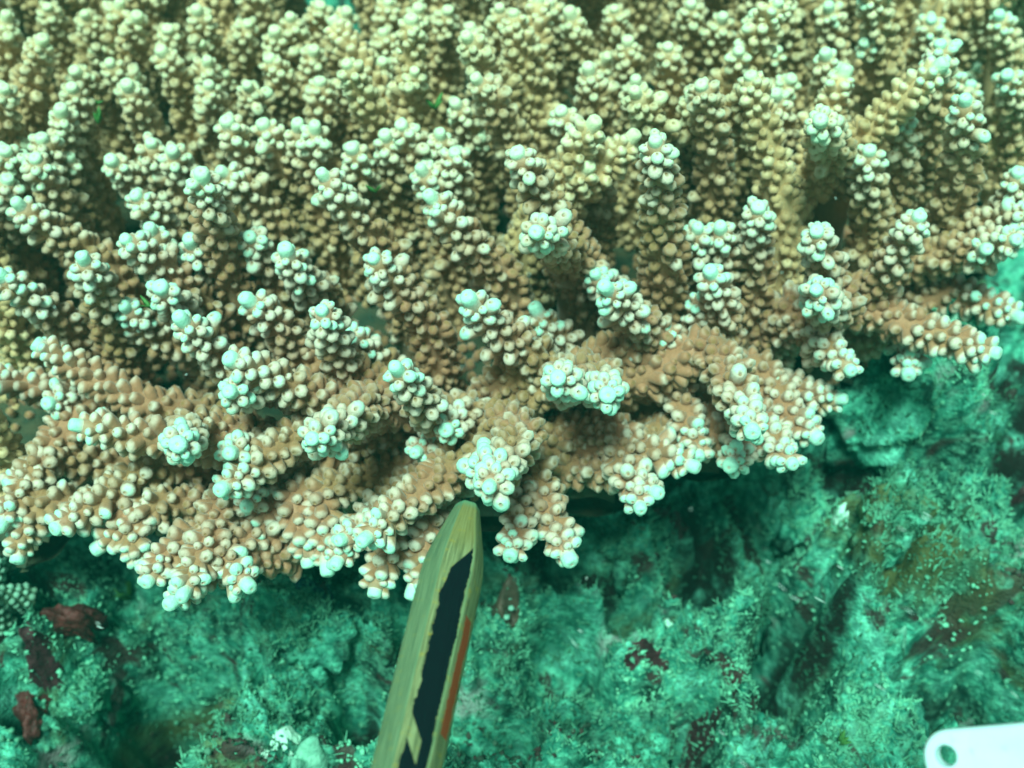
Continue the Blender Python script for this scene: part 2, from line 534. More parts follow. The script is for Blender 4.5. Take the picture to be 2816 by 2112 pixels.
# ------------------------------------------------------------------ the coral colony: branches read off the photograph
# tip px, tip py, foot px, foot py, tip height in cm above the plate (None: an upright branch)
N_ = None
BR = [
    (17, 55, 20, 260, N_), (113, 118, 70, 340, N_), (132, 25, 180, 150, N_), (238, 50, 245, 180, N_), (327, 20, 310, 170, N_), (375, 55, 350, 200, N_),
    (306, 180, 380, 300, N_), (355, 245, 440, 420, N_), (215, 205, 310, 310, N_), (200, 248, 215, 420, N_), (170, 315, 210, 480, N_),
    (118, 388, 205, 540, N_), (100, 440, 190, 620, N_), (60, 570, 290, 730, N_), (545, 38, 580, 220, N_), (463, 85, 520, 200, N_),
    (450, 150, 520, 320, N_), (570, 178, 600, 320, N_), (680, 70, 640, 210, N_), (800, 55, 800, 220, N_), (757, 98, 780, 240, N_),
    (743, 165, 790, 310, N_), (862, 148, 840, 290, N_), (880, 230, 900, 370, N_), (574, 240, 600, 370, N_), (684, 245, 700, 350, N_),
    (627, 340, 740, 540, N_), (727, 348, 800, 520, N_), (820, 355, 850, 520, N_), (866, 362, 885, 540, N_), (312, 448, 430, 560, N_),
    (416, 400, 470, 540, N_), (478, 425, 520, 560, N_), (557, 492, 650, 790, N_), (618, 478, 760, 620, N_), (378, 542, 480, 700, N_),
    (352, 662, 560, 850, N_), (418, 640, 480, 760, N_), (528, 672, 570, 790, N_), (690, 655, 760, 780, N_), (790, 695, 880, 800, 1.9),
    (895, 490, 1080, 720, N_), (10, 250, 20, 480, N_), (15, 420, 60, 600, N_), (20, 500, 30, 640, N_),
    (1375, 30, 1420, 260, N_), (1295, 80, 1345, 280, N_), (1315, 225, 1440, 470, N_), (1510, 15, 1520, 180, N_), (1570, 48, 1620, 240, N_),
    (1726, 120, 1715, 290, N_), (1837, 135, 1830, 350, N_), (1620, 200, 1640, 390, N_), (1748, 235, 1760, 400, N_), (1545, 310, 1610, 520, N_),
    (1803, 395, 1830, 800, N_), (1425, 425, 1610, 740, N_), (1190, 550, 1380, 760, N_), (1478, 640, 1570, 730, 2.6), (1106, 350, 1190, 540, N_),
    (1212, 378, 1240, 540, N_), (1250, 425, 1270, 600, N_), (1165, 478, 1230, 620, N_), (970, 415, 1000, 560, N_), (1063, 382, 1090, 540, N_),
    (948, 215, 980, 350, N_), (1055, 95, 1050, 250, N_), (1106, 145, 1120, 300, N_), (1050, 180, 1060, 330, N_), (1258, 293, 1300, 420, N_),
    (1230, 35, 1210, 200, N_), (1067, 12, 1070, 160, N_), (1640, 425, 1640, 580, N_), (950, 40, 940, 190, N_), (880, 20, 880, 150, N_), (1150, 30, 1150, 190, N_),
    (1690, 30, 1690, 190, N_), (1900, 20, 1895, 210, N_), (1985, 60, 1975, 230, N_),
    (2076, 47, 2110, 260, N_), (2150, -10, 2180, 180, N_), (2272, 160, 2300, 380, N_), (2258, 335, 2300, 500, 3.0), (2395, -30, 2430, 290, N_),
    (2585, 128, 2550, 460, N_), (2610, 208, 2640, 360, N_), (2655, 285, 2600, 600, N_), (2772, 212, 2800, 400, N_), (2748, 50, 2790, 230, N_),
    (1930, 240, 1960, 560, N_), (2135, 272, 2170, 450, N_), (2085, 575, 2080, 760, N_), (1918, 635, 1925, 760, N_), (1982, 635, 1990, 760, N_),
    (2247, 640, 2300, 850, N_), (2246, 800, 2310, 860, 1.9), (2525, 600, 2400, 800, N_), (2830, 590, 2640, 640, 1.2), (2790, 660, 2640, 690, 1.0),
    (2560, 60, 2540, 230, N_), (2480, 330, 2470, 520, N_), (2390, 420, 2400, 620, N_), (2800, 480, 2740, 640, N_), (2280, 30, 2290, 200, N_),
    (10, 765, 170, 880, 1.6), (233, 720, 295, 880, N_), (445, 795, 520, 850, 1.7), (690, 832, 810, 960, N_), (507, 887, 640, 1020, 1.9),
    (887, 858, 955, 1030, N_), (640, 990, 900, 1100, 1.7), (638, 1078, 700, 1060, 1.3), (110, 952, 420, 1120, 1.2), (140, 1108, 230, 1090, .6),
    (225, 1172, 620, 1230, 1.2), (492, 1222, 520, 1180, 1.6), (617, 1340, 850, 1170, .9), (640, 1245, 720, 1230, .9), (682, 1388, 690, 1310, .3),
    (862, 1205, 1010, 1110, 1.9), (-40, 1030, 180, 1080, .7), (10, 1430, 230, 1130, .2), (160, 1450, 440, 1270, .5), (30, 1330, 140, 1260, .2),
    (1030, 715, 1180, 890, N_), (1295, 828, 1480, 980, 2.0), (1672, 797, 1810, 920, 2.0), (1097, 1022, 1200, 1150, 2.0), (1535, 1040, 1600, 1020, 2.2),
    (1670, 1085, 1640, 1030, 1.7), (1348, 1335, 1440, 1190, 1.5), (1327, 1290, 1370, 1290, 1.3), (1012, 1475, 1230, 1300, .8), (945, 1482, 1060, 1420, .6),
    (1757, 1388, 1690, 1180, .5), (1797, 1352, 1740, 1310, .5), (1892, 1277, 1700, 1220, .3),
    (1957, 755, 1990, 880, N_), (2335, 1015, 2180, 850, .8), (2727, 968, 2330, 830, .8), (2497, 1022, 2500, 900, .2), (2790, 868, 2630, 810, .5),
    (2067, 1183, 1960, 960, 1.3), (2175, 1272, 2080, 1150, .6), (2012, 1275, 2040, 1190, .5), (2238, 1197, 2090, 1010, .4), (2300, 1097, 2180, 1070, .4),
    (1918, 1247, 1840, 1020, .2), (50, 1530, 120, 1380, -.2), (410, 1592, 520, 1480, .2), (510, 1622, 620, 1370, .5), (482, 1650, 530, 1590, .2),
    (675, 1602, 600, 1510, .2), (385, 1540, 350, 1400, -.2), (900, 1545, 880, 1360, -.3), (845, 1535, 800, 1370, -.4), (930, 1540, 1000, 1440, .2),
    (1032, 1622, 1110, 1460, -.1), (1140, 1610, 1170, 1440, -.2), (1405, 1522, 1430, 1340, .5), (1560, 1528, 1480, 1330, .2), (230, 1420, 330, 1330, .0),
    (280, 1500, 420, 1380, -.2), (700, 1480, 760, 1280, -.3), (1640, 760, 1700, 830, 1.2), (1930, 820, 1920, 940, 1.0), (960, 920, 1040, 1000, 1.0),
    (1230, 1180, 1280, 1120, .8), (1150, 1240, 1210, 1180, .6), (1830, 900, 1860, 1000, .8), (350, 850, 430, 930, 1.1), (1480, 860, 1560, 930, .9),
]
HUB = on_z(1260, 960, 0)
Rr = random.Random(5)
branches = []        # dict: curve points (k,3), radius, whiteness...


def solve_tip(tx, ty, B, h):
    d = ray(tx, ty)
    if h is None:
        lean = -.18
        t = (B[1] - CAMP[1] + lean * (CAMP[2] - B[2])) / (d[1] - lean * d[2])
        zt = CAMP[2] + t * d[2]
        h = min(max(zt, 1.2), 3.3)
    return on_z(tx, ty, h)


for tx, ty, bx, by, h in BR:
    low = 0.0                                 # the lower tier of fingers grows from under the upper one
    if h is not None and by > 780:
        low = -.95 if h < .75 else (-.45 if h < 1.25 else 0.0)
        h = h * .8 + low if h > 0 else h + low
    B = on_z(bx, by, low)
    T = solve_tip(tx, ty, B, h)
    edge = h is not None and by > 780
    front = min(max((ty - 120) / 650, 0), 1)
    side = min(max((tx - 1750) / 850, 0), 1) * .8
    branches.append(dict(T=T, B=B, edge=edge, low=low, cy=min(1, max(front, side)), inner=1 - min(max((by - 250) / 600, 0), 1), listed=True,
                         root=by > 900 or bx > 2250 and by > 620))

# more branches behind and beside, on through the rest of the colony
tips = [b['T'][:2] for b in branches] + [b['B'][:2] for b in branches if not b['edge']]
tries = 0
while tries < 5000 and len(branches) < 330:
    tries += 1
    x, y = Rr.uniform(-13.5, 13.5), Rr.uniform(8.8, 22.6)
    if x > 4.8 + (y - 10) * .62 or x < -8.2 - (y - 10) * .36: continue
    if x > -6.2 and y < 11: continue
    px, py, _ = project((x, y, 2.2))
    if py > 420 and 60 < px < 2750: continue
    if min((x - t[0]) ** 2 + (y - t[1]) ** 2 for t in tips) < .86 ** 2: continue
    h = Rr.uniform(1.3, 3.1)
    lx, ly = x * .05 + Rr.gauss(-.10, .34), Rr.gauss(-.15, .26)
    T = np.array([x + lx * h, y + ly * h, h]); B = np.array([x, y, 0])
    tips.append(T[:2])
    px, py, _ = project(T)
    branches.append(dict(T=T, B=B, edge=False, low=0.0, cy=min(max((px - 1750) / 850, 0), 1) * .6, inner=1.0, listed=False, root=False))

plate_pts = []
for b in branches:
    T, B = b['T'], b['B']
    D = T - B
    hor = np.array([D[0], D[1], 0])
    if b['edge']:
        ctrl = B + hor * .52 + np.array([0, 0, D[2] * .40])
    else:
        ctrl = B + hor * .50 + np.array([0, 0, D[2] * .50])
    ctrl = ctrl + np.array([Rr.gauss(0, .08), Rr.gauss(0, .08), 0])
    t = np.linspace(0, 1, 22)[:, None]
    pts = (1 - t) ** 2 * B + 2 * t * (1 - t) * ctrl + t * t * T
    if b['root']:
        inw = HUB - B; inw[2] = 0
        dl = np.linalg.norm(inw)
        if B[0] > 4.2: inw = np.array([-1.2, 1.0, 0]); dl = np.linalg.norm(inw)
        if B[0] < -4.5: inw = np.array([1.6, .8, 0]); dl = np.linalg.norm(inw)
        e = min(dl * .85, 2.3)
        R0 = B + inw / dl * e + np.array([0, 0, -1.5])
        s = np.linspace(0, 1, 9)[:-1, None]
        pts = np.concatenate([(1 - s) * R0 + s * B + np.array([0, 0, .08]) * np.sin(s * math.pi), pts])
        if project(B)[1] < 1230: plate_pts.append(R0[:2])
    else:
        s = np.linspace(0, 1, 10)[:-1, None]
        lo_ = B + np.array([-D[0] * .3, -D[1] * .3, -2.55])
        pts = np.concatenate([(1 - s) * lo_ + s * B, pts])
        plate_pts.append(B[:2])
    # even spacing along the arc
    seg = np.linalg.norm(np.diff(pts, axis=0), axis=1)
    cum = np.concatenate([[0], np.cumsum(seg)])
    b['L'] = cum[-1]
    n = max(8, int(cum[-1] / .16))
    u = np.linspace(0, cum[-1], n + 1)
    b['pts'] = np.stack([np.interp(u, cum, pts[:, i]) for i in range(3)], -1)
    b['fat'] = Rr.uniform(.9, 1.12) * (1.3 if b['edge'] and T[0] > 3.6 else 1.0)
plate_pts = np.array(plate_pts)

colony = empty('coral_colony', (0, 14, -4.8))
tag(colony, 'large branching coral colony, tan brown with pale knobbly branch tips', 'coral')
CO = np.array([0, 14, -4.8])                 # meshes below are stored relative to the colony's foot


def colony_child(name, me, parent=None, local=None):
    o = bpy.data.objects.new(name, me)
    col.objects.link(o)
    o.parent = parent or colony
    if local is not None: o.location = Vector(local) * U
    return o


# plate that carries the branches, and the stalk under it
step = .14
gx, gy = np.arange(-14, 14.01, step), np.arange(6, 25, step)
GX, GY = np.meshgrid(gx, gy)
F = np.zeros_like(GX)
for p_ in plate_pts:
    F += np.exp(-((GX - p_[0]) ** 2 + (GY - p_[1]) ** 2) / (.80 ** 2))
F += .25 * fbm(GX * .9, GY * .9, 0, 3, 8)
thick = np.sqrt(np.clip((F - .42) / .9, 0, 1))
hubm = np.exp(-((GX - HUB[0]) ** 2 + (GY - HUB[1] + .6) ** 2) / 2.2 ** 2)
topz = -2.6 + .4 * hubm + .30 * thick + .16 * fbm(GX * 1.5, GY * 1.5, 0, 3, 12) * thick
botz = -2.65 + .4 * hubm - .75 * thick
inside = F > .42
keep = inside[:-1, :-1] & inside[:-1, 1:] & inside[1:, 1:] & inside[1:, :-1]
I = np.arange(GX.size).reshape(GX.shape)
qt = np.stack([I[:-1, :-1], I[:-1, 1:], I[1:, 1:], I[1:, :-1]], -1)[keep]
V2 = np.concatenate([np.stack([GX, GY, topz], -1).reshape(-1, 3), np.stack([GX, GY, botz], -1).reshape(-1, 3)])
qb = qt[:, ::-1] + GX.size
used = np.unique(np.concatenate([qt.ravel(), qb.ravel()]))
remap = np.full(len(V2), -1); remap[used] = np.arange(len(used))
M_PLATE = mat_plain('old_coral_plate', (.022, .045, .030), (.07, .07, .038), 200, .8, .15, .8)
colony_child('plate', make_mesh('plate', V2[used] - CO, remap[np.concatenate([qt, qb])], None, M_PLATE))
sv, sq = [], []
for i in range(9):
    z = -2.9 - i * .5
    r = 5.5 - 3.2 * math.sin(min(1, i / 5) * math.pi / 2) + (i > 6) * .6
    for k_ in range(28):
        an = 2 * math.pi * k_ / 28
        rr = r * (1 + .12 * math.sin(3 * an + i) + .06 * math.sin(7 * an - i))
        sv.append((rr * math.cos(an), 17.5 + rr * math.sin(an), z))
for i in range(8):
    for k_ in range(28):
        sq.append((i * 28 + (k_ + 1) % 28, i * 28 + k_, (i + 1) * 28 + k_, (i + 1) * 28 + (k_ + 1) % 28))
colony_child('stalk', make_mesh('stalk', np.array(sv) - CO, sq, None, M_CORAL, np.tile([0, 0, 0, .2], (len(sv), 1))))

# knobs on the plate
cx = rng.uniform(-10, 10, 16000); cy = rng.uniform(7, 18, 16000)
ci, cj = ((cx - gx[0]) / step).astype(int), ((cy - gy[0]) / step).astype(int)
ok = (F[cj, ci] > .62) & ((hubm[cj, ci] > .55) | (fbm(cx * .8, cy * .8, 0, 2, 91) > .25))
cx, cy, ci, cj = cx[ok], cy[ok], ci[ok], cj[ok]
grid, sel = {}, []
for i in range(len(cx)):
    key = (int(cx[i] / .2), int(cy[i] / .2))
    near = False
    for ax in (-1, 0, 1):
        for ay in (-1, 0, 1):
            for j in grid.get((key[0] + ax, key[1] + ay), ()):
                if (cx[i] - cx[j]) ** 2 + (cy[i] - cy[j]) ** 2 < .19 ** 2: near = True
    if not near:
        grid.setdefault(key, []).append(i); sel.append(i)
sel = np.array(sel)
n = len(sel)
pos = np.stack([cx[sel], cy[sel], topz[cj[sel], ci[sel]]], -1)
ax = np.tile([0, -.25, 1.0], (n, 1)) + rng.normal(0, .2, (n, 3)); ax /= np.linalg.norm(ax, axis=1)[:, None]
td = np.stack([pos[:, 0] - HUB[0], pos[:, 1] - HUB[1] - 3, np.zeros(n)], -1) + rng.normal(0, .3, (n, 3))
td -= ax * (td * ax).sum(1)[:, None]; td /= np.linalg.norm(td, axis=1)[:, None]
v, q_, t_, P = build_corallites(pos, ax, td, rng.uniform(.075, .105, n), rng.uniform(1.3, 2.2, n), rng.uniform(.02, .25, n), np.full(n, .5), np.full(n, 0.0), 6)
o = colony_child('plate_corallites', make_mesh('plate_corallites', v - CO, q_, t_, M_CORAL, P))
o['kind'] = 'stuff'

# branches
from mathutils import Matrix
cands = []


def sweep(pts):
    tang = np.gradient(pts, axis=0); tang /= np.linalg.norm(tang, axis=1)[:, None]
    u = np.cross(tang[0], [.31, .2, .93]); u /= np.linalg.norm(u)
    Us, Ws = [], []
    for i in range(len(pts)):
        u = u - tang[i] * (u @ tang[i]); u /= np.linalg.norm(u)
        Us.append(u); Ws.append(np.cross(tang[i], u))
    return tang, np.array(Us), np.array(Ws)


for bi, b in enumerate(branches):
    paths = [(b['pts'], b['L'], 1.0, 0.0)]
    tang0, U0, W0 = sweep(b['pts'])
    nfork = 0
    if b['listed'] and b['L'] > 1.6: nfork = (Rr.random() < .15 + .4 * b['inner']) if not b['edge'] else 0
    elif b['L'] > 1.6: nfork = (Rr.random() < .45)
    for _ in range(int(nfork)):
        i = int((len(b['pts']) - 1) * Rr.uniform(.55, .8))
        ph = Rr.uniform(0, 6.28)
        side = U0[i] * math.cos(ph) + W0[i] * math.sin(ph)
        up = np.array([0, 0, .35])
        d1 = tang0[i] * .55 + side + up; d1 /= np.linalg.norm(d1)
        d2 = tang0[i] * 1.1 + side * .5 + up; d2 /= np.linalg.norm(d2)
        Lf = Rr.uniform(.45, .8)
        t = np.linspace(0, 1, 8)[:, None]
        fp = b['pts'][i] + d1 * Lf * (t - t * t * .5) + d2 * Lf * t * t * .5
        paths.append((fp, float(np.linalg.norm(np.diff(fp, axis=0), axis=1).sum()), .8, .22))
    cv_, cq_, ct_, cp_, coff = [], [], [], [], 0
    pos, axs, tds, rc, hs, wh = [], [], [], [], [], []
    org = b['B']
    tips_ = []
    for pts, L, thin, z0 in paths:
        k = len(pts)
        tang, Us, Ws = sweep(pts)
        s = np.linspace(0, 1, k)
        small = min(1, .55 + L / 3.2)
        r0, r1 = .270 * small * b['fat'] * thin, .120 * (.9 + .1 * b['fat']) * thin
        rad = r1 + (r0 - r1) * np.clip((1 - s) * L / 2.4, 0, 1.15)
        if b['edge']: rad = rad * .92
        if b['root'] and thin == 1.0: rad = rad * np.clip(.55 + s * 1.6, 0, 1)
        sg = 10
        an = np.arange(sg) * 2 * math.pi / sg
        core = (pts[:, None] + (Us[:, None] * np.cos(an)[None, :, None] + Ws[:, None] * np.sin(an)[None, :, None])
                * (rad[:, None] * (1 + rng.normal(0, .04, (k, sg))))[:, :, None]).reshape(-1, 3)
        I = np.arange(k * sg).reshape(k, sg) + coff
        coff += k * sg
        cv_.append(core)
        cq_.append(np.stack([I[:-1], np.roll(I[:-1], -1, 1), np.roll(I[1:], -1, 1), I[1:]], -1).reshape(-1, 4))
        ct_ += [(I[-1, 0], I[-1, i], I[-1, i + 1]) for i in range(1, sg - 1)]
        pig = np.zeros((k * sg, 4)); pig[:, 3] = b['inner']; pig[:, 2] = b['cy']
        pig[:, 0] = np.repeat(np.clip(1 - (1 - s) * L / .35, 0, 1) * .3, sg)
        cp_.append(pig)
        tips_.append((pts[-1], tang[-1], thin))
        # radial corallites on a spiral
        z, phi = .05 + z0, Rr.uniform(0, 6.28)
        if not b['root'] and (b['listed'] or org[0] > -6): z = max(z, L - 4.1)
        while z < L - .07:
            f_ = z / L * (k - 1); i = min(int(f_), k - 2); fr = f_ - i
            c = pts[i] * (1 - fr) + pts[i + 1] * fr
            tg = tang[i] * (1 - fr) + tang[i + 1] * fr; tg /= np.linalg.norm(tg)
            r_ = rad[i] * (1 - fr) + rad[i + 1] * fr
            uu = Us[i] - tg * (Us[i] @ tg); uu /= np.linalg.norm(uu); ww = np.cross(tg, uu)
            p_ = phi + Rr.gauss(0, .16)
            nn = uu * math.cos(p_) + ww * math.sin(p_)
            rem = L - z
            th = math.radians(38 + 22 * max(0, 1 - rem / .6) + Rr.gauss(0, 7))
            a_ = nn * math.cos(th) + tg * math.sin(th)
            x_ = tg * math.cos(th) - nn * math.sin(th)
            size = Rr.uniform(.074, .108) * (1 - .22 * max(0, 1 - rem / .35))
            h_ = Rr.uniform(1.4, 2.5)
            w_ = max(.15, .54 - (.10 if b['edge'] else .17) * rem, 1.06 - rem / (1.10 + .30 * b['cy'] if not b['edge'] else (2.2 if b['T'][0] > 3.6 else (1.8 if b['low'] == 0 else 1.4)))) + Rr.gauss(0, .12)
            if Rr.random() < .05 and rem > .25:
                h_ *= 1.9; size *= 1.12; w_ += .3
            if Rr.random() < .05: size *= .7
            pos.append(c + nn * r_ * .86); axs.append(a_); tds.append(x_)
            rc.append(size); hs.append(h_); wh.append(min(max(w_, .12), 1.15))
            area = .048 if rem > .4 else .033
            z += area / (2 * math.pi * (r_ + .075))
            phi += 2.39996
    br = colony_child('branch', make_mesh('branch', np.concatenate(cv_) - org, np.concatenate(cq_), ct_, M_CORAL, np.concatenate(cp_)), None, org - CO)
    b['obj'] = br
    for tp_, td_, thin in tips_:
        d, ua, wa = frame_from(td_)
        am = axial_mesh('axial_corallite', Rr.uniform(.092, .122) * (.92 if thin < 1 else 1), Rr.uniform(.09, .20), b['cy'], b['inner'], 11 if b['cy'] > .3 else 8)
        ao = colony_child('axial_corallite', am, br, tp_ - org)
        ao.rotation_euler = Matrix(((ua[0], wa[0], d[0]), (ua[1], wa[1], d[1]), (ua[2], wa[2], d[2]))).to_euler()
    b['cor'] = tuple(np.array(a_) for a_ in (pos, axs, tds, rc, hs, wh))
    pos_ = b['cor'][0] + b['cor'][1] * .15
    px, py, dep = project(pos_)
    facing = -((pos_ - CAMP) / np.linalg.norm(pos_ - CAMP, axis=1)[:, None] * b['cor'][1]).sum(1)
    inn = (px > 10) & (px < 2806) & (py > 10) & (py < 2100)
    rem = np.linalg.norm(b['cor'][0] - b['pts'][-1], axis=1)
    b['rem'] = rem
    score = np.where(inn & (facing > .25), b['cor'][3] / dep * (1 + .5 * (b['cor'][5] > .7)) * (rem < 1.5), 0)
    cands += [(score[i], bi, i) for i in range(len(score)) if score[i] > 0]
cands.sort(reverse=True)
single = {}
for sc, bi, i in cands[:300]:
    single.setdefault(bi, set()).add(i)

CMESH = {}


def corallite_mesh(level, cyl, inl, hl):
    key = (level, cyl, inl, hl)
    if key not in CMESH:
        one = np.array([1.0])
        v, q_, t_, P = build_corallites(np.zeros((1, 3)), np.array([[0, 0, 1.0]]), np.array([[1.0, 0, 0]]), one, one * hl / 2, one * (level + .5) / 6 * 1.15, one * cyl / 4, one * inl / 2, 10)
        CMESH[key] = make_mesh('radial_corallite', v, q_, t_, M_CORAL, P)
    return CMESH[key]


for bi, b in enumerate(branches):
    pos, axs, tds, rc, hs, wh = b['cor']
    mine = single.get(bi, set())
    rest = np.array([i for i in range(len(pos)) if i not in mine])
    near = b['cy'] > .25 or b['edge']
    n = len(rest)
    depth_ = b['rem'][rest]
    sets, off_ = [], 0
    for sg, msk in ((8 if near else 6, depth_ < 1.3), (6 if near else 5, (depth_ >= 1.3) & (depth_ < 2.3)), (6 if near and b['root'] else 5, depth_ >= 2.3)):
        ii = rest[msk]
        if not len(ii): continue
        v, q_, t_, P = build_corallites(pos[ii], axs[ii], tds[ii], rc[ii], hs[ii], wh[ii], np.full(len(ii), b['cy']), np.full(len(ii), b['inner']), sg)
        sets.append((v, q_ + off_, t_ + off_, P)); off_ += len(v)
    v, q_, t_, P = (np.concatenate([x_[k_] for x_ in sets]) for k_ in range(4))
    o = colony_child('corallite_cover', make_mesh('corallite_cover', v - b['B'], q_, t_, M_CORAL, P), b['obj'])
    o['kind'] = 'stuff'
    for i in sorted(mine):
        me = corallite_mesh(min(5, int(wh[i] / 1.15 * 6)), round(b['cy'] * 4), round(b['inner'] * 2), max(2, round(hs[i] * 2)))
        o = colony_child('radial_corallite', me, b['obj'], pos[i] - b['B'])
        yb = np.cross(axs[i], tds[i])
        o.rotation_euler = Matrix([[tds[i][r], yb[r], axs[i][r]] for r in range(3)]).to_euler()
        o.scale = (rc[i], rc[i], rc[i])

# ------------------------------------------------------------------ pencil
def mat_pencil():
    k = NT('worn_pencil_paint')
    at = k.node('ShaderNodeAttribute', attribute_name='pigment')
    sep = k.node('ShaderNodeSeparateColor'); k.l.new(at.outputs['Color'], sep.inputs[0])
    across, along, facet = sep.outputs[0], sep.outputs[1], sep.outputs[2]      # 0..1 across a facet, cm from tip / 10, facet number / 6
    comb = k.node('ShaderNodeCombineXYZ')
    k.l.new(k.math('MULTIPLY', k.math('ADD', across, k.math('MULTIPLY', facet, 6.0)), 1.0), comb.inputs[0]); k.l.new(k.math('MULTIPLY', along, 55.0), comb.inputs[1])
    jag = k.noise(1.6, 5, .7, comb.outputs[0])
    comb2 = k.node('ShaderNodeCombineXYZ')
    k.l.new(k.math('MULTIPLY', k.math('ADD', across, k.math('MULTIPLY', facet, 6.0)), 9.0), comb2.inputs[0]); k.l.new(k.math('MULTIPLY', along, 13.0), comb2.inputs[1])
    grain = k.noise(1.5, 4, .6, comb2.outputs[0])
    wood = k.ramp(grain, [(.34, (.075, .095, .045)), (.5, (.155, .175, .080)), (.66, (.24, .27, .135))])
    blot = k.noise(2.2, 3, .5, comb.outputs[0])
    wood = k.mix(k.math('MULTIPLY', k.step(blot, .56, .72), .6), wood, (.30, .23, .03))
    wood = k.mix(k.math('MULTIPLY', k.step(across, .86, 1.0), .3), wood, (.10, .30, .16))
    teal = k.mix(grain, (.045, .095, .055), (.15, .25, .145))
    def is_facet(i):
        return k.math('LESS_THAN', k.math('ABSOLUTE', k.math('SUBTRACT', k.math('MULTIPLY', facet, 6.0), float(i))), .3)
    jag2 = k.noise(.30, 2, .5, comb.outputs[0])
    j = k.math('ADD', k.math('MULTIPLY', k.math('SUBTRACT', jag, .5), .26), k.math('MULTIPLY', k.math('SUBTRACT', jag2, .5), .35))
    lo = k.math('GREATER_THAN', across, k.math('ADD', k.math('ADD', .20, j), k.math('MULTIPLY', k.step(along, .14, .05), .25)))
    hi = k.math('LESS_THAN', across, k.math('ADD', .92, j))
    st = k.math('GREATER_THAN', along, k.math('ADD', .072, k.math('MULTIPLY', k.math('SUBTRACT', .8, across), .055)))
    brk = k.math('LESS_THAN', k.math('ABSOLUTE', k.math('SUBTRACT', along, k.math('ADD', .288, k.math('MULTIPLY', k.math('SUBTRACT', across, .4), .06)))), .012)
    brk = k.math('MULTIPLY', brk, k.math('LESS_THAN', across, .62))
    blk = k.math('MULTIPLY', k.math('MULTIPLY', lo, hi), k.math('MULTIPLY', st, k.math('SUBTRACT', 1.0, brk)))
    blk = k.math('MULTIPLY', blk, is_facet(0))
    wood = k.mix(k.math('MULTIPLY', is_facet(5), .65), wood, teal)
    wood = k.mix(k.math('MULTIPLY', k.math('MULTIPLY', is_facet(0), k.step(along, .085, .045)), .45), wood, (.20, .17, .04))
    wood = k.mix(k.math('MULTIPLY', k.step(along, .012, .0), .8), wood, (.10, .26, .15))
    c = k.mix(blk, wood, (.003, .006, .009))
    red = k.math('MULTIPLY', k.math('GREATER_THAN', along, .145), k.math('LESS_THAN', along, .275))
    red = k.math('MULTIPLY', red, k.math('LESS_THAN', k.math('ABSOLUTE', k.math('SUBTRACT', across, k.math('ADD', .45, j))), .26))
    red = k.math('MULTIPLY', red, is_facet(1))
    c = k.mix(red, c, (.30, .06, .02))
    k.bump(k.math('ADD', grain, k.math('MULTIPLY', blk, .6)), .35, .0004)
    return k.done(c, .75, .04)


M_PENCIL = mat_pencil()
PT = at_depth(1287, 1392, 12.75)                    # blunt end
PE = at_depth(1121, 2105, 10.9)
pd = PE - PT; pd /= np.linalg.norm(pd)
PLEN = 10.5
toc = CAMP - (PT + PE) / 2
nf = toc - pd * (toc @ pd); nf /= np.linalg.norm(nf)              # towards the camera
sd = np.cross(pd, nf)                                             # sideways
if sd[0] < 0: sd = -sd
rot = math.radians(6)                                             # facet 0 turned a little to the right
RAD = .37
pencil = empty('pencil', PT)
tag(pencil, 'worn yellow-green hexagonal pencil with a black stripe pointing up at the coral', 'pencil')
stations = [(0.0, .36), (.03, .42), (.15, .52), (.32, .65), (.50, .79), (.68, .91), (.84, .98), (1.0, 1.0)] + [(1.0 + i * .25, 1.0) for i in range(1, 39)]
pv, pp, pq = [], [], []
NSUB = 6
for si, (s_, sc) in enumerate(stations):
    for fc in range(6):
        a0 = rot + math.radians(-30 + 60 * fc); a1 = a0 + math.radians(60)
        for k_ in range(NSUB + 1):
            f_ = k_ / NSUB
            # facet corner to corner, corners rounded off
            c0 = np.array([math.sin(a0), math.cos(a0)]); c1 = np.array([math.sin(a1), math.cos(a1)])
            p2 = c0 * (1 - f_) + c1 * f_
            r_ = np.linalg.norm(p2)
            rr = min(r_, .955)
            p2 = p2 / r_ * rr
            p2 = p2 * RAD * sc
            pos = PT + pd * s_ + sd * p2[0] + nf * p2[1]
            pv.append(pos - PT); pp.append((f_, s_ / 10, fc / 6, 1))
row = 6 * (NSUB + 1)
for si in range(len(stations) - 1):
    for fc in range(6):
        for k_ in range(NSUB):
            a_ = si * row + fc * (NSUB + 1) + k_
            pq.append((a_, a_ + row, a_ + row + 1, a_ + 1))
body = mesh_obj('body', make_mesh('pencil_body', pv, pq, None, M_PENCIL, pp), pencil)
# end face with the core in its middle
M_END = mat_plain('pencil_end_wood', (.10, .26, .15), (.18, .38, .23), 900, .6)
ev = [np.array(pv[i]) for i in range(row)]
cen = np.mean(ev, 0) - pd * .015
et = [(i, (i + 1) % row, row) for i in range(row)]
mesh_obj('end_face', make_mesh('end_face', ev + [cen], None, et, M_END), pencil)
bv = [np.array(pv[-row + i]) for i in range(row)]
mesh_obj('end_face', make_mesh('end_face', bv + [np.mean(bv, 0)], None, et, M_END), pencil)
cv, cq = [], []
for i, (s_, r_) in enumerate(((.02, .07), (-.012, .07), (-.030, .055), (-.036, .001))):
    for k_ in range(12):
        an = 2 * math.pi * k_ / 12
        cv.append(pd * s_ + (sd * math.cos(an) + nf * math.sin(an)) * r_)
for i in range(3):
    for k_ in range(12):
        cq.append((i * 12 + k_, i * 12 + (k_ + 1) % 12, i * 12 + 12 + (k_ + 1) % 12, i * 12 + 12 + k_))
mesh_obj('core', make_mesh('core', cv, cq, None, mat_plain('pencil_lead', (.05, .20, .13), (.10, .30, .20), 900, .4)), pencil)

# ------------------------------------------------------------------ white slate with a hole
import bmesh


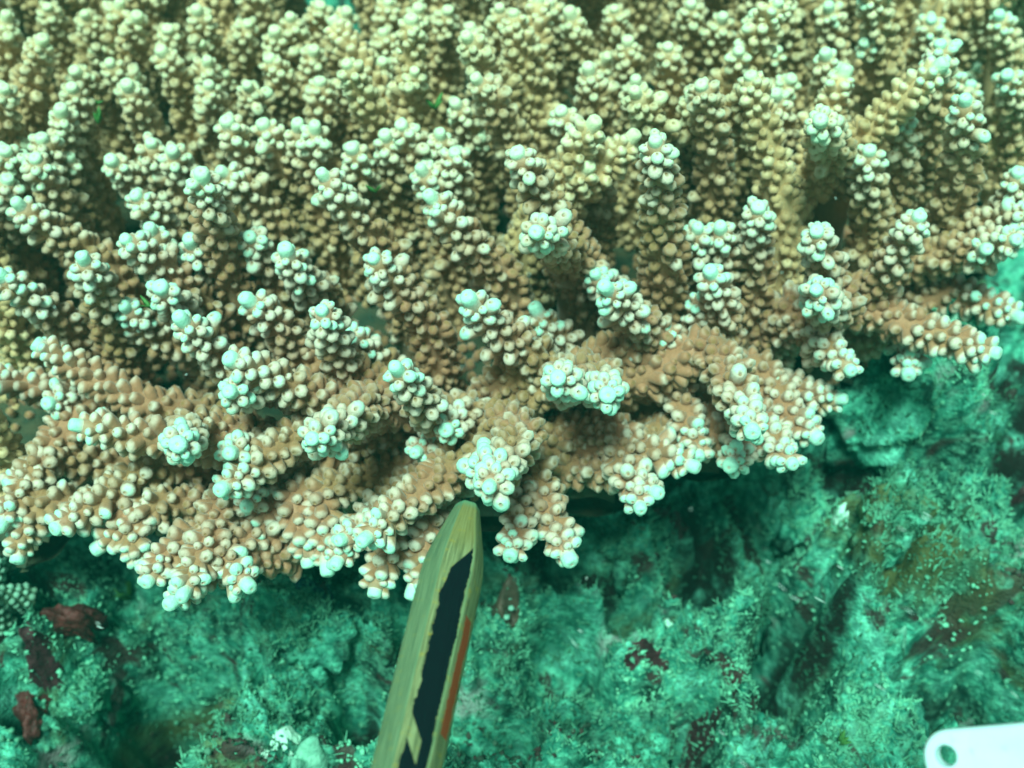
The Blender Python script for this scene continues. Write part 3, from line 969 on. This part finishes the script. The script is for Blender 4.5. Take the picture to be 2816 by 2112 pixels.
def make_slate():
    dep = 10.6
    c0 = at_depth(2524, 2014, dep)
    e1 = at_depth(2830, 1988, dep - .55) - c0; e1 /= np.linalg.norm(e1)
    dn = at_depth(2529, 2112, dep - .06) - c0; dn -= e1 * (dn @ e1); dn /= np.linalg.norm(dn)
    nn = np.cross(e1, dn); 
    if nn @ (CAMP - c0) < 0: nn = -nn
    hole = at_depth(2617, 2072, dep) - c0
    hx, hy = hole @ e1, hole @ dn
    W_, H_, R_, hr, th = 8.0, 6.0, .26, .100, .2
    bm = bmesh.new()
    outl = []
    for cx_, cy_, a0 in ((R_, R_, 180), (W_ - R_, R_, 270), (W_ - R_, H_ - R_, 0), (R_, H_ - R_, 90)):
        for i in range(13):
            an = math.radians(a0 + 90 * i / 12)
            outl.append((cx_ + R_ * math.cos(an), cy_ + R_ * math.sin(an)))
    ho = [(hx + hr * math.cos(2 * math.pi * i / 32), hy + hr * math.sin(2 * math.pi * i / 32)) for i in range(32)]
    loops, bev = [], .022
    ctr = np.array([W_ / 2, H_ / 2])

    def p3(p, z): return Vector((e1 * p[0] + dn * p[1] + nn * z) * U)
    def ring(poly, inset, z, sign):
        r = []
        m = len(poly)
        for i in range(m):
            a_, b_, c_ = np.array(poly[i - 1]), np.array(poly[i]), np.array(poly[(i + 1) % m])
            t_ = c_ - a_; nrm = np.array([-t_[1], t_[0]]); nrm = nrm / np.linalg.norm(nrm)
            r.append(bm.verts.new(p3(b_ + nrm * inset * sign, z)))
        return r
    rings_o = [ring(outl, bev, 0, 1), ring(outl, 0, -bev, 1), ring(outl, 0, -th + bev, 1), ring(outl, bev, -th, 1)]
    rings_h = [ring(ho, bev * .6, 0, -1), ring(ho, 0, -bev * .6, -1), ring(ho, 0, -th + bev * .6, -1), ring(ho, bev * .6, -th, -1)]
    for rs in (rings_o, rings_h):
        for a_, b_ in zip(rs[:-1], rs[1:]):
            m = len(a_)
            for i in range(m):
                bm.faces.new((a_[i], a_[(i + 1) % m], b_[(i + 1) % m], b_[i]))
    for ro, rh in ((rings_o[0], rings_h[0]), (rings_o[3], rings_h[3])):
        ed = []
        for rr in (ro, rh):
            for i in range(len(rr)):
                e = bm.edges.get((rr[i], rr[(i + 1) % len(rr)])) or bm.edges.new((rr[i], rr[(i + 1) % len(rr)]))
                ed.append(e)
        bmesh.ops.triangle_fill(bm, use_beauty=True, use_dissolve=False, edges=ed)
    bmesh.ops.recalc_face_normals(bm, faces=bm.faces)
    me = bpy.data.meshes.new('slate'); bm.to_mesh(me); bm.free()
    k = NT('white_plastic')
    n = k.noise(160, 4)
    k.bump(k.noise(1800, 2), .1, .0002)
    me.materials.append(k.done(k.mix(k.math('MULTIPLY', k.step(k.noise(700, 5, .7), .58, .66), .35), k.mix(k.step(n, .35, .75), (.58, .74, .78), (.50, .68, .70)), (.30, .46, .42)), .4, .4))
    o = mesh_obj('slate', me)
    o.location = Vector(c0) * U
    return tag(o, 'white plastic slate with a small round hole near its rounded corner', 'slate')


make_slate()

# ------------------------------------------------------------------ things on the reef
def blob(name, px, py, rx, ry, rz, mat, seed, lift=.0, rough=.25, freq=1.6, rotz=0.0, sub=3, parent=None):
    """a lumpy body sitting on the ground at pixel px,py"""
    c = gp(px, py)
    for _ in range(6):
        c = on_z(px, py, float(ground_h(np.array([c[0]]), np.array([c[1]]))[0]) + rz * .4)[:2]
    z = float(ground_h(np.array([c[0]]), np.array([c[1]]))[0])
    bm = bmesh.new(); bmesh.ops.create_icosphere(bm, subdivisions=sub, radius=1)
    P_ = np.array([v_.co[:] for v_ in bm.verts]); T_ = np.array([[v_.index for v_ in f_.verts] for f_ in bm.faces]); bm.free()
    n = fbm(P_[:, 0] * freq + seed * 3.1, P_[:, 1] * freq, P_[:, 2] * freq, 5 if sub > 3 else 3, seed)
    P_ = P_ * (1 + rough * n)[:, None] * np.array([rx, ry, rz])
    ca, sa = math.cos(rotz), math.sin(rotz)
    P_ = np.stack([P_[:, 0] * ca - P_[:, 1] * sa, P_[:, 0] * sa + P_[:, 1] * ca, P_[:, 2]], -1)
    # drape flat bodies over the ground
    gh = ground_h(P_[:, 0] + c[0], P_[:, 1] + c[1]) - z
    P_[:, 2] += gh * (0.9 if rz < .3 else .3)
    o = mesh_obj(name, make_mesh(name, P_, None, T_, mat), parent)
    o.location = Vector((c[0], c[1], z + lift)) * U
    return o


def crust(name, px, py, rx, ry, mat, seed):
    c = gp(px, py)
    for _ in range(6):
        c = on_z(px, py, float(ground_h(np.array([c[0]]), np.array([c[1]]))[0]))[:2]
    nr, ns = 9, 40
    an = np.arange(ns) * 2 * math.pi / ns
    rim = 1 + .55 * fbm(np.cos(an) * 1.6 + seed, np.sin(an) * 1.6, seed * .7, 3, seed)
    xs_, ys_, hs_ = [0.0], [0.0], [.05]
    for i in range(1, nr + 1):
        f_ = i / nr
        xs_ += list(np.cos(an) * rx * rim * f_); ys_ += list(np.sin(an) * ry * rim * f_)
        hs_ += [.055 * (1 - f_ ** 3) - (.05 if i == nr else 0)] * ns
    xs_, ys_, hs_ = np.array(xs_) + c[0], np.array(ys_) + c[1], np.array(hs_)
    g = ground_h(xs_, ys_)
    z0 = float(ground_h(np.array([c[0]]), np.array([c[1]]))[0])
    v_ = np.stack([xs_ - c[0], ys_ - c[1], g - z0 + hs_ + .03 * vnoise(xs_ * 9, ys_ * 9, 0, seed)], -1)
    t_ = [(0, 1 + k_, 1 + (k_ + 1) % ns) for k_ in range(ns)]
    q__ = [(1 + (i - 1) * ns + k_, 1 + i * ns + k_, 1 + i * ns + (k_ + 1) % ns, 1 + (i - 1) * ns + (k_ + 1) % ns) for i in range(1, nr) for k_ in range(ns)]
    o = mesh_obj(name, make_mesh(name, v_, q__, t_, mat))
    o.location = Vector((c[0], c[1], z0)) * U
    return o


M_RED = mat_plain('red_sponge', (.035, .010, .010), (.11, .020, .018), 420, .6, .3, .8)
M_MAR = mat_plain('maroon_crust', (.028, .008, .012), (.075, .026, .032), 420, .7, .2, .8)
M_BLUE = mat_plain('blue_sponge', (.004, .045, .07), (.012, .085, .11), 420, .6, .3, .8)
M_TUN = mat_plain('brown_tunicate', (.055, .045, .030), (.12, .085, .06), 300, .5, .3, .4)
M_SPOT = mat_plain('pale_siphon', (.16, .45, .33), (.25, .55, .42), 300, .5)
M_RUB = mat_plain('pale_rubble', (.42, .80, .62), (.58, .90, .74), 200, .8, .15, .9)
M_GRN = mat_plain('green_algae', (.035, .14, .03), (.09, .27, .07), 300, .5, .3, .3)
M_OLV = mat_plain('olive_crust', (.05, .07, .02), (.11, .13, .05), 260, .7, .2, .8)

for i, (px, py, rx, ry, rz, m, lab) in enumerate([
    (130, 1830, .20, .25, .12, M_MAR, 'maroon crust between the two red sponges on the rock arch'),
    (2570, 1085, .12, .08, .08, M_RED, 'small red sponge under the long branch pointing to the slate side'),
    (2605, 1180, .13, .08, .08, M_RED, 'flat red sponge just below the small red one at the reef wall'),
    (1780, 1790, .32, .20, .12, M_MAR, 'maroon crust patch in the middle of the open reef'),
    (1960, 1920, .26, .26, .12, M_MAR, 'dark maroon crust beside the deep crevice'),
    (2180, 1830, .22, .16, .10, M_MAR, 'small wine red crust at the foot of the deep crevice'),
    (1850, 1390, .34, .18, .10, M_MAR, 'dusky maroon crust just below the white coral tips'),
    (2790, 1390, .14, .16, .12, M_MAR, 'dark red crust at the frame edge below the long branch'),
    (900, 1730, .30, .34, .18, M_BLUE, 'dark blue sponge beside the pencil on pale reef rock'),
    (888, 1613, .13, .055, .07, M_MAR, 'small oval brown sea squirt on pale rock under the coral'),
    (320, 1745, .35, .14, .10, M_MAR, 'purple brown crust along the top of the hollow'),
    (480, 2085, .55, .22, .12, M_OLV, 'olive green crust on the pale rock near the lower edge'),
]):
    o = crust('sponge' if m in (M_RED, M_BLUE) else ('sea_squirt' if 'squirt' in lab else 'crust'), px, py, rx * 1.1, ry * 1.2, m, 20 + i)
    tag(o, lab, 'sponge' if m in (M_RED, M_BLUE) else ('sea squirt' if 'squirt' in lab else 'crust'), 'crusts and sponges on the reef')

for px, py, rx, ry, rz, lab in ((205, 1745, .48, .22, .30, 'dark red lumpy sponge on top of the rock arch beside the dark hollow'),
                                (62, 1925, .24, .42, .32, 'bright red lumpy sponge low on the rock arch at the frame edge')):
    tag(blob('sponge', px, py, rx, ry, rz, M_RED, 33 + px, .05, .5, 2.0, .35, 4), lab, 'sponge', 'crusts and sponges on the reef')
sq_ = blob('sea_squirt', 1390, 1668, .26, .30, .20, M_TUN, 61, .03, .12, 1.5, 0)
tag(sq_, 'brown rounded sea squirt with pale green spots beside the pencil', 'sea squirt')
for (dx, dy, dz) in ((.08, .07, .19), (.10, -.13, .16), (.02, -.26, .08)):
    bm = bmesh.new(); bmesh.ops.create_icosphere(bm, subdivisions=2, radius=.055)
    P_ = np.array([v_.co[:] for v_ in bm.verts]); T_ = np.array([[v_.index for v_ in f_.verts] for f_ in bm.faces]); bm.free()
    o = mesh_obj('siphon', make_mesh('siphon', P_ * np.array([1, 1, .6]), None, T_, M_SPOT), sq_)
    o.location = Vector((dx, dy, dz)) * U

for i, (px, py, rx, ry, rz, lab) in enumerate([
    (762, 2058, .34, .40, .35, 'bright pale rubble chunk standing at the lower edge beside the pencil'),
    (850, 2100, .30, .22, .22, 'grey green rubble chunk leaning on the bright pale one'),
    (455, 1490, .20, .28, .30, 'pale green rubble knob between two drooping coral branches'),
    (2470, 1130, .16, .14, .14, 'small bright rubble knob below the long horizontal branch'),
    (2500, 1180, .13, .11, .12, 'second bright rubble knob on the reef wall, lower of the pair'),
    (1840, 1690, .16, .16, .14, 'pale round rubble pebble above the maroon crust patch'),
    (2160, 1790, .15, .17, .14, 'pale rubble pebble on the rim of the deep crevice'),
    (2480, 1750, .20, .12, .14, 'angular pale rubble flake at the foot of the olive mound'),
    (270, 1835, .13, .13, .12, 'small pale pebble under the rock arch, upper of the two'),
    (110, 1845, .06, .06, .06, 'tiny white pebble next to the lower red sponge'),
]):
    tag(blob('rubble', px, py, rx, ry, rz, M_RUB if i not in (1, 2, 7) else mat_plain('grey_rubble', (.12, .38, .27), (.24, .55, .40), 200, .85, .1, .9), 80 + i, .04, .35, 1.5, rnd.uniform(0, 3)), lab, 'rubble', 'loose rubble on the reef')


for i, (px, py, rx, ry, rz, lab) in enumerate([
    (2400, 1180, .9, .8, .9, 'lumpy encrusted rock rising close under the long horizontal branch'),
    (2620, 1330, .8, .7, .7, 'lumpy encrusted rock at the side edge below the rising one'),
    (2230, 1400, .45, .5, .5, 'small encrusted rock between the coral tips and the deep crevice'),
    (2350, 1640, .5, .75, .7, 'encrusted rock ledge between the deep crevice and the olive mound'),
    (2760, 1640, .7, .6, .6, 'encrusted rock above the dark crevice at the side edge'),
    (2080, 1640, .5, .5, .5, 'pale turfed rock on the near side of the deep crevice'),
    (1720, 1470, .5, .4, .4, 'turfed rock just below the white coral tips right of the pencil'),
    (1480, 1930, .8, .6, .4, 'low turfed rock beside the lower half of the pencil'),
    (1780, 2030, .7, .5, .4, 'low turfed rock at the lower edge between pencil and slate'),
    (150, 1790, .45, .35, .5, 'rock forming the crown of the arch over the dark hollow'),
    (560, 1830, .4, .6, .5, 'pale rock closing the dark hollow on the pencil side'),
    (700, 1980, .6, .5, .45, 'pale turfed rock behind the bright rubble chunk'),
    (820, 1700, .6, .5, .45, 'bright turfed rock around the dark blue sponge'),
    (2420, 2020, .9, .6, .4, 'broad turfed rock lying next to the slate corner'),
]):
    ro = tag(blob('rock', px, py, rx, ry, rz, M_REEF, 140 + i, -.1, .55, 1.7, rnd.uniform(0, 3), 4), lab, 'rock', 'encrusted rocks of the reef floor')
    lc = np.array([v_.co[:] for v_ in ro.data.vertices]) / U
    lc = lc[(lc[:, 2] > -.25 * rz)]
    lc = lc[rng.integers(0, len(lc), 1300)] + rng.normal(0, .02, (1300, 3))
    wl_ = np.array(ro.location[:]) / U
    v, qd, tr, a = scatter_threads(4, REG, .04, .15, 300 + i, lc + wl_)
    tf = mesh_obj('turf', make_mesh('turf', v - wl_, qd, tr, M_TURF, a), ro)
    tf['kind'] = 'stuff'

# green algae tufts: a few bladed leaves each
def algae(px, py, dep, size, n, seed, lab):
    r = random.Random(seed)
    base = at_depth(px, py, dep) if dep else None
    if base is None:
        c = gp(px, py)
        base = np.array([c[0], c[1], float(ground_h(np.array([c[0]]), np.array([c[1]]))[0])])
    root = empty('green_algae', base)
    tag(root, lab, 'algae', 'green algae tufts')
    for i in range(n):
        d = np.array([r.gauss(0, .5), r.gauss(-.2, .4), 1.0]); d /= np.linalg.norm(d)
        w = np.cross(d, [r.gauss(0, 1), r.gauss(0, 1), .1]); w /= np.linalg.norm(w); tn = np.cross(d, w)
        L = size * r.uniform(.6, 1.1)
        v_, q__ = [], []
        for j in range(6):
            t = j / 5
            wd = L * .15 * math.sin(math.pi * min(1, .12 + t * .86)) + .004
            c = d * L * t + tn * L * .3 * t * t
            for sx, sy in ((-1, 0), (0, .35), (1, 0), (0, -.35)):
                v_.append(c + w * wd * sx + tn * wd * sy)
        for j in range(5):
            for k_ in range(4):
                q__.append((j * 4 + k_, j * 4 + (k_ + 1) % 4, j * 4 + 4 + (k_ + 1) % 4, j * 4 + 4 + k_))
        q__.append((20, 21, 22, 23))
        mesh_obj('blade', make_mesh('blade', v_, q__, None, M_GRN), root)


algae(1195, 300, 18.9, .36, 4, 1, 'bright green algae tuft behind the upright branches near the top')
algae(255, 290, 19.4, .3, 4, 2, 'dark green algae tuft between the branches at the upper corner')
algae(270, 340, 18.8, .3, 4, 3, 'green algae tuft in the gap below the upper corner tuft')
algae(420, 850, 16.3, .36, 4, 4, 'pale green algae blades in the gap between front branches')
algae(1035, 530, 17.6, .26, 3, 5, 'small green algae sprig in the middle of the colony')
algae(2500, 1835, None, .5, 6, 6, 'bright green algae tuft on the reef floor above the slate')
algae(2290, 2080, None, .4, 5, 7, 'low green algae tuft on the reef floor beside the slate')
algae(330, 1600, None, .6, 7, 8, 'yellow green algae tuft on the rock under the drooping branches')
algae(480, 1750, None, .4, 5, 9, 'small green algae tuft above the dark hollow')

# a second, low knobby coral at the edge of the frame
gc = gp(55, 1660)
kz = float(ground_h(np.array([gc[0]]), np.array([gc[1]]))[0])
kc = empty('knobby_coral', (gc[0], gc[1], kz))
tag(kc, 'low green knobbly coral at the frame edge below the large colony', 'coral')
KO = np.array([gc[0], gc[1], kz])
M_KNOB = mat_attr('green_knob_coral', (.06, .11, .05), (.30, .60, .45), None, .6, 600)
for i in range(7):
    r = random.Random(40 + i)
    b0 = np.array([r.uniform(-.8, .5), r.uniform(-.7, .6), -.1]); d = np.array([r.gauss(0, .35), r.gauss(-.2, .3), 1.0]); d /= np.linalg.norm(d)
    L, R_ = r.uniform(.9, 1.4), .22
    d, ua, wa = frame_from(d)
    v_, q__, P_ = [], [], []
    for j in range(10):
        t = j / 9; rr = R_ * (1 - .25 * t) * (math.sqrt(max(0, 1 - max(0, t - .8) ** 2 / .04)) + .02)
        for k_ in range(10):
            an = 2 * math.pi * k_ / 10
            v_.append(b0 + d * L * t + (ua * math.cos(an) + wa * math.sin(an)) * rr); P_.append((.15, 0, 0, 1))
    for j in range(9):
        for k_ in range(10):
            q__.append((j * 10 + k_, j * 10 + (k_ + 1) % 10, j * 10 + 10 + (k_ + 1) % 10, j * 10 + 10 + k_))
    lobe = mesh_obj('lobe', make_mesh('lobe', v_, q__, None, M_KNOB, P_), kc)
    nk = 70
    vv, ff, aa = [], [], []
    for j in range(nk):
        t = (j + .5) / nk; p_ = j * 2.39996
        rr = R_ * (1 - .25 * t) * (math.sqrt(max(0, 1 - max(0, t - .8) ** 2 / .04)) + .02)
        c = b0 + d * L * t + (ua * math.cos(p_) + wa * math.sin(p_)) * rr
        vv.append(ICO_V * r.uniform(.045, .075) + c); ff.append(ICO_F + j * 12)
        a_ = np.zeros((12, 4)); a_[:, 0] = .55 + .4 * t + r.gauss(0, .1); a_[:, 3] = 1; aa.append(a_)
    o = mesh_obj('polyp_cover', make_mesh('polyp_cover', np.concatenate(vv), None, np.concatenate(ff), M_KNOB, np.clip(np.concatenate(aa), 0, 1)), lobe)
    o['kind'] = 'stuff'

# ------------------------------------------------------------------ particles drifting in the water
M_SNOW = mat_plain('drifting_flake', (.45, .62, .56), (.6, .75, .7), 900, .4)
for i, (px, py, ln) in enumerate([
    (2550, 1415, 40), (2545, 1425, 34), (2255, 1650, 48), (2150, 1615, 40), (2185, 1645, 44), (2420, 1890, 46), (2310, 1560, 30), (2112, 1545, 22), (2480, 1455, 40),
    (1595, 1735, 22), (1613, 1590, 12), (1580, 1770, 40), (1985, 2015, 34), (2045, 2100, 40), (2500, 1680, 36), (275, 1725, 26), (270, 1715, 20), (1312, 1098, 16),
    (1345, 1230, 14), (1735, 988, 12), (2298, 545, 8), (1455, 755, 14), (512, 1030, 10), (560, 1170, 8), (2705, 1085, 14), (2730, 1135, 30), (1470, 930, 12), (150, 845, 14),
    (2690, 1850, 30), (2790, 1910, 40), (1150, 1600, 8), (1900, 1400, 10), (1270, 1010, 10), (2150, 750, 8),
]):
    r = random.Random(i)
    dep = r.uniform(9.5, 11.8)
    c = at_depth(px, py, dep)
    cmpx = dep * 2 * TAN / 2816
    L, w = ln * cmpx * .75, 3.0 * cmpx
    long_ = ln > 18
    th = math.radians(r.gauss(-32, 8)) if long_ else r.uniform(0, 3)
    d = np.array([math.cos(th), math.sin(th) * SP, math.sin(th) * CP]); d /= np.linalg.norm(d)
    d, ua, wa = frame_from(d)
    if not long_: w = max(w, L * .28)
    v_, q__ = [], []
    for j in range(6):
        t = j / 5; rr = w * (.25 + .75 * math.sin(math.pi * t)) * r.uniform(.7, 1.2)
        for k_ in range(5):
            an = 2 * math.pi * k_ / 5
            v_.append(d * L * (t - .5) + (ua * math.cos(an) + wa * math.sin(an)) * rr * .5)
    for j in range(5):
        for k_ in range(5):
            q__.append((j * 5 + k_, j * 5 + (k_ + 1) % 5, j * 5 + 5 + (k_ + 1) % 5, j * 5 + 5 + k_))
    o = mesh_obj('drifting_particle', make_mesh('drifting_particle', v_, q__, None, M_SNOW))
    o.location = Vector(c) * U
    tag(o, 'tiny white sliver of debris drifting in the water', 'particle', 'white particles drifting in the water')

# ------------------------------------------------------------------ sea water between camera and reef
HAZE = 1
if HAZE:
    lo, hi = np.array([-1050, -1050, -14.0]), np.array([1050, 1050, 14.5])
    hv = [(x, y, z) for x in (lo[0], hi[0]) for y in (lo[1], hi[1]) for z in (lo[2], hi[2])]
    hq = [(0, 1, 3, 2), (4, 6, 7, 5), (0, 4, 5, 1), (2, 3, 7, 6), (0, 2, 6, 4), (1, 5, 7, 3)]
    me = make_mesh('haze', hv, hq, None, None, None, False)
    m = bpy.data.materials.new('sea_water'); m.use_nodes = True
    nt = m.node_tree; nt.nodes.clear()
    pvn = nt.nodes.new('ShaderNodeVolumePrincipled'); on = nt.nodes.new('ShaderNodeOutputMaterial')
    pvn.inputs['Color'].default_value = (.04, .86, .74, 1)
    pvn.inputs['Density'].default_value = .22
    pvn.inputs['Anisotropy'].default_value = .3
    nt.links.new(pvn.outputs[0], on.inputs['Volume'])
    me.materials.append(m)
    hz = mesh_obj('haze', me)
    tag(hz, 'pale green sea water filling the view', 'water', kind='stuff')
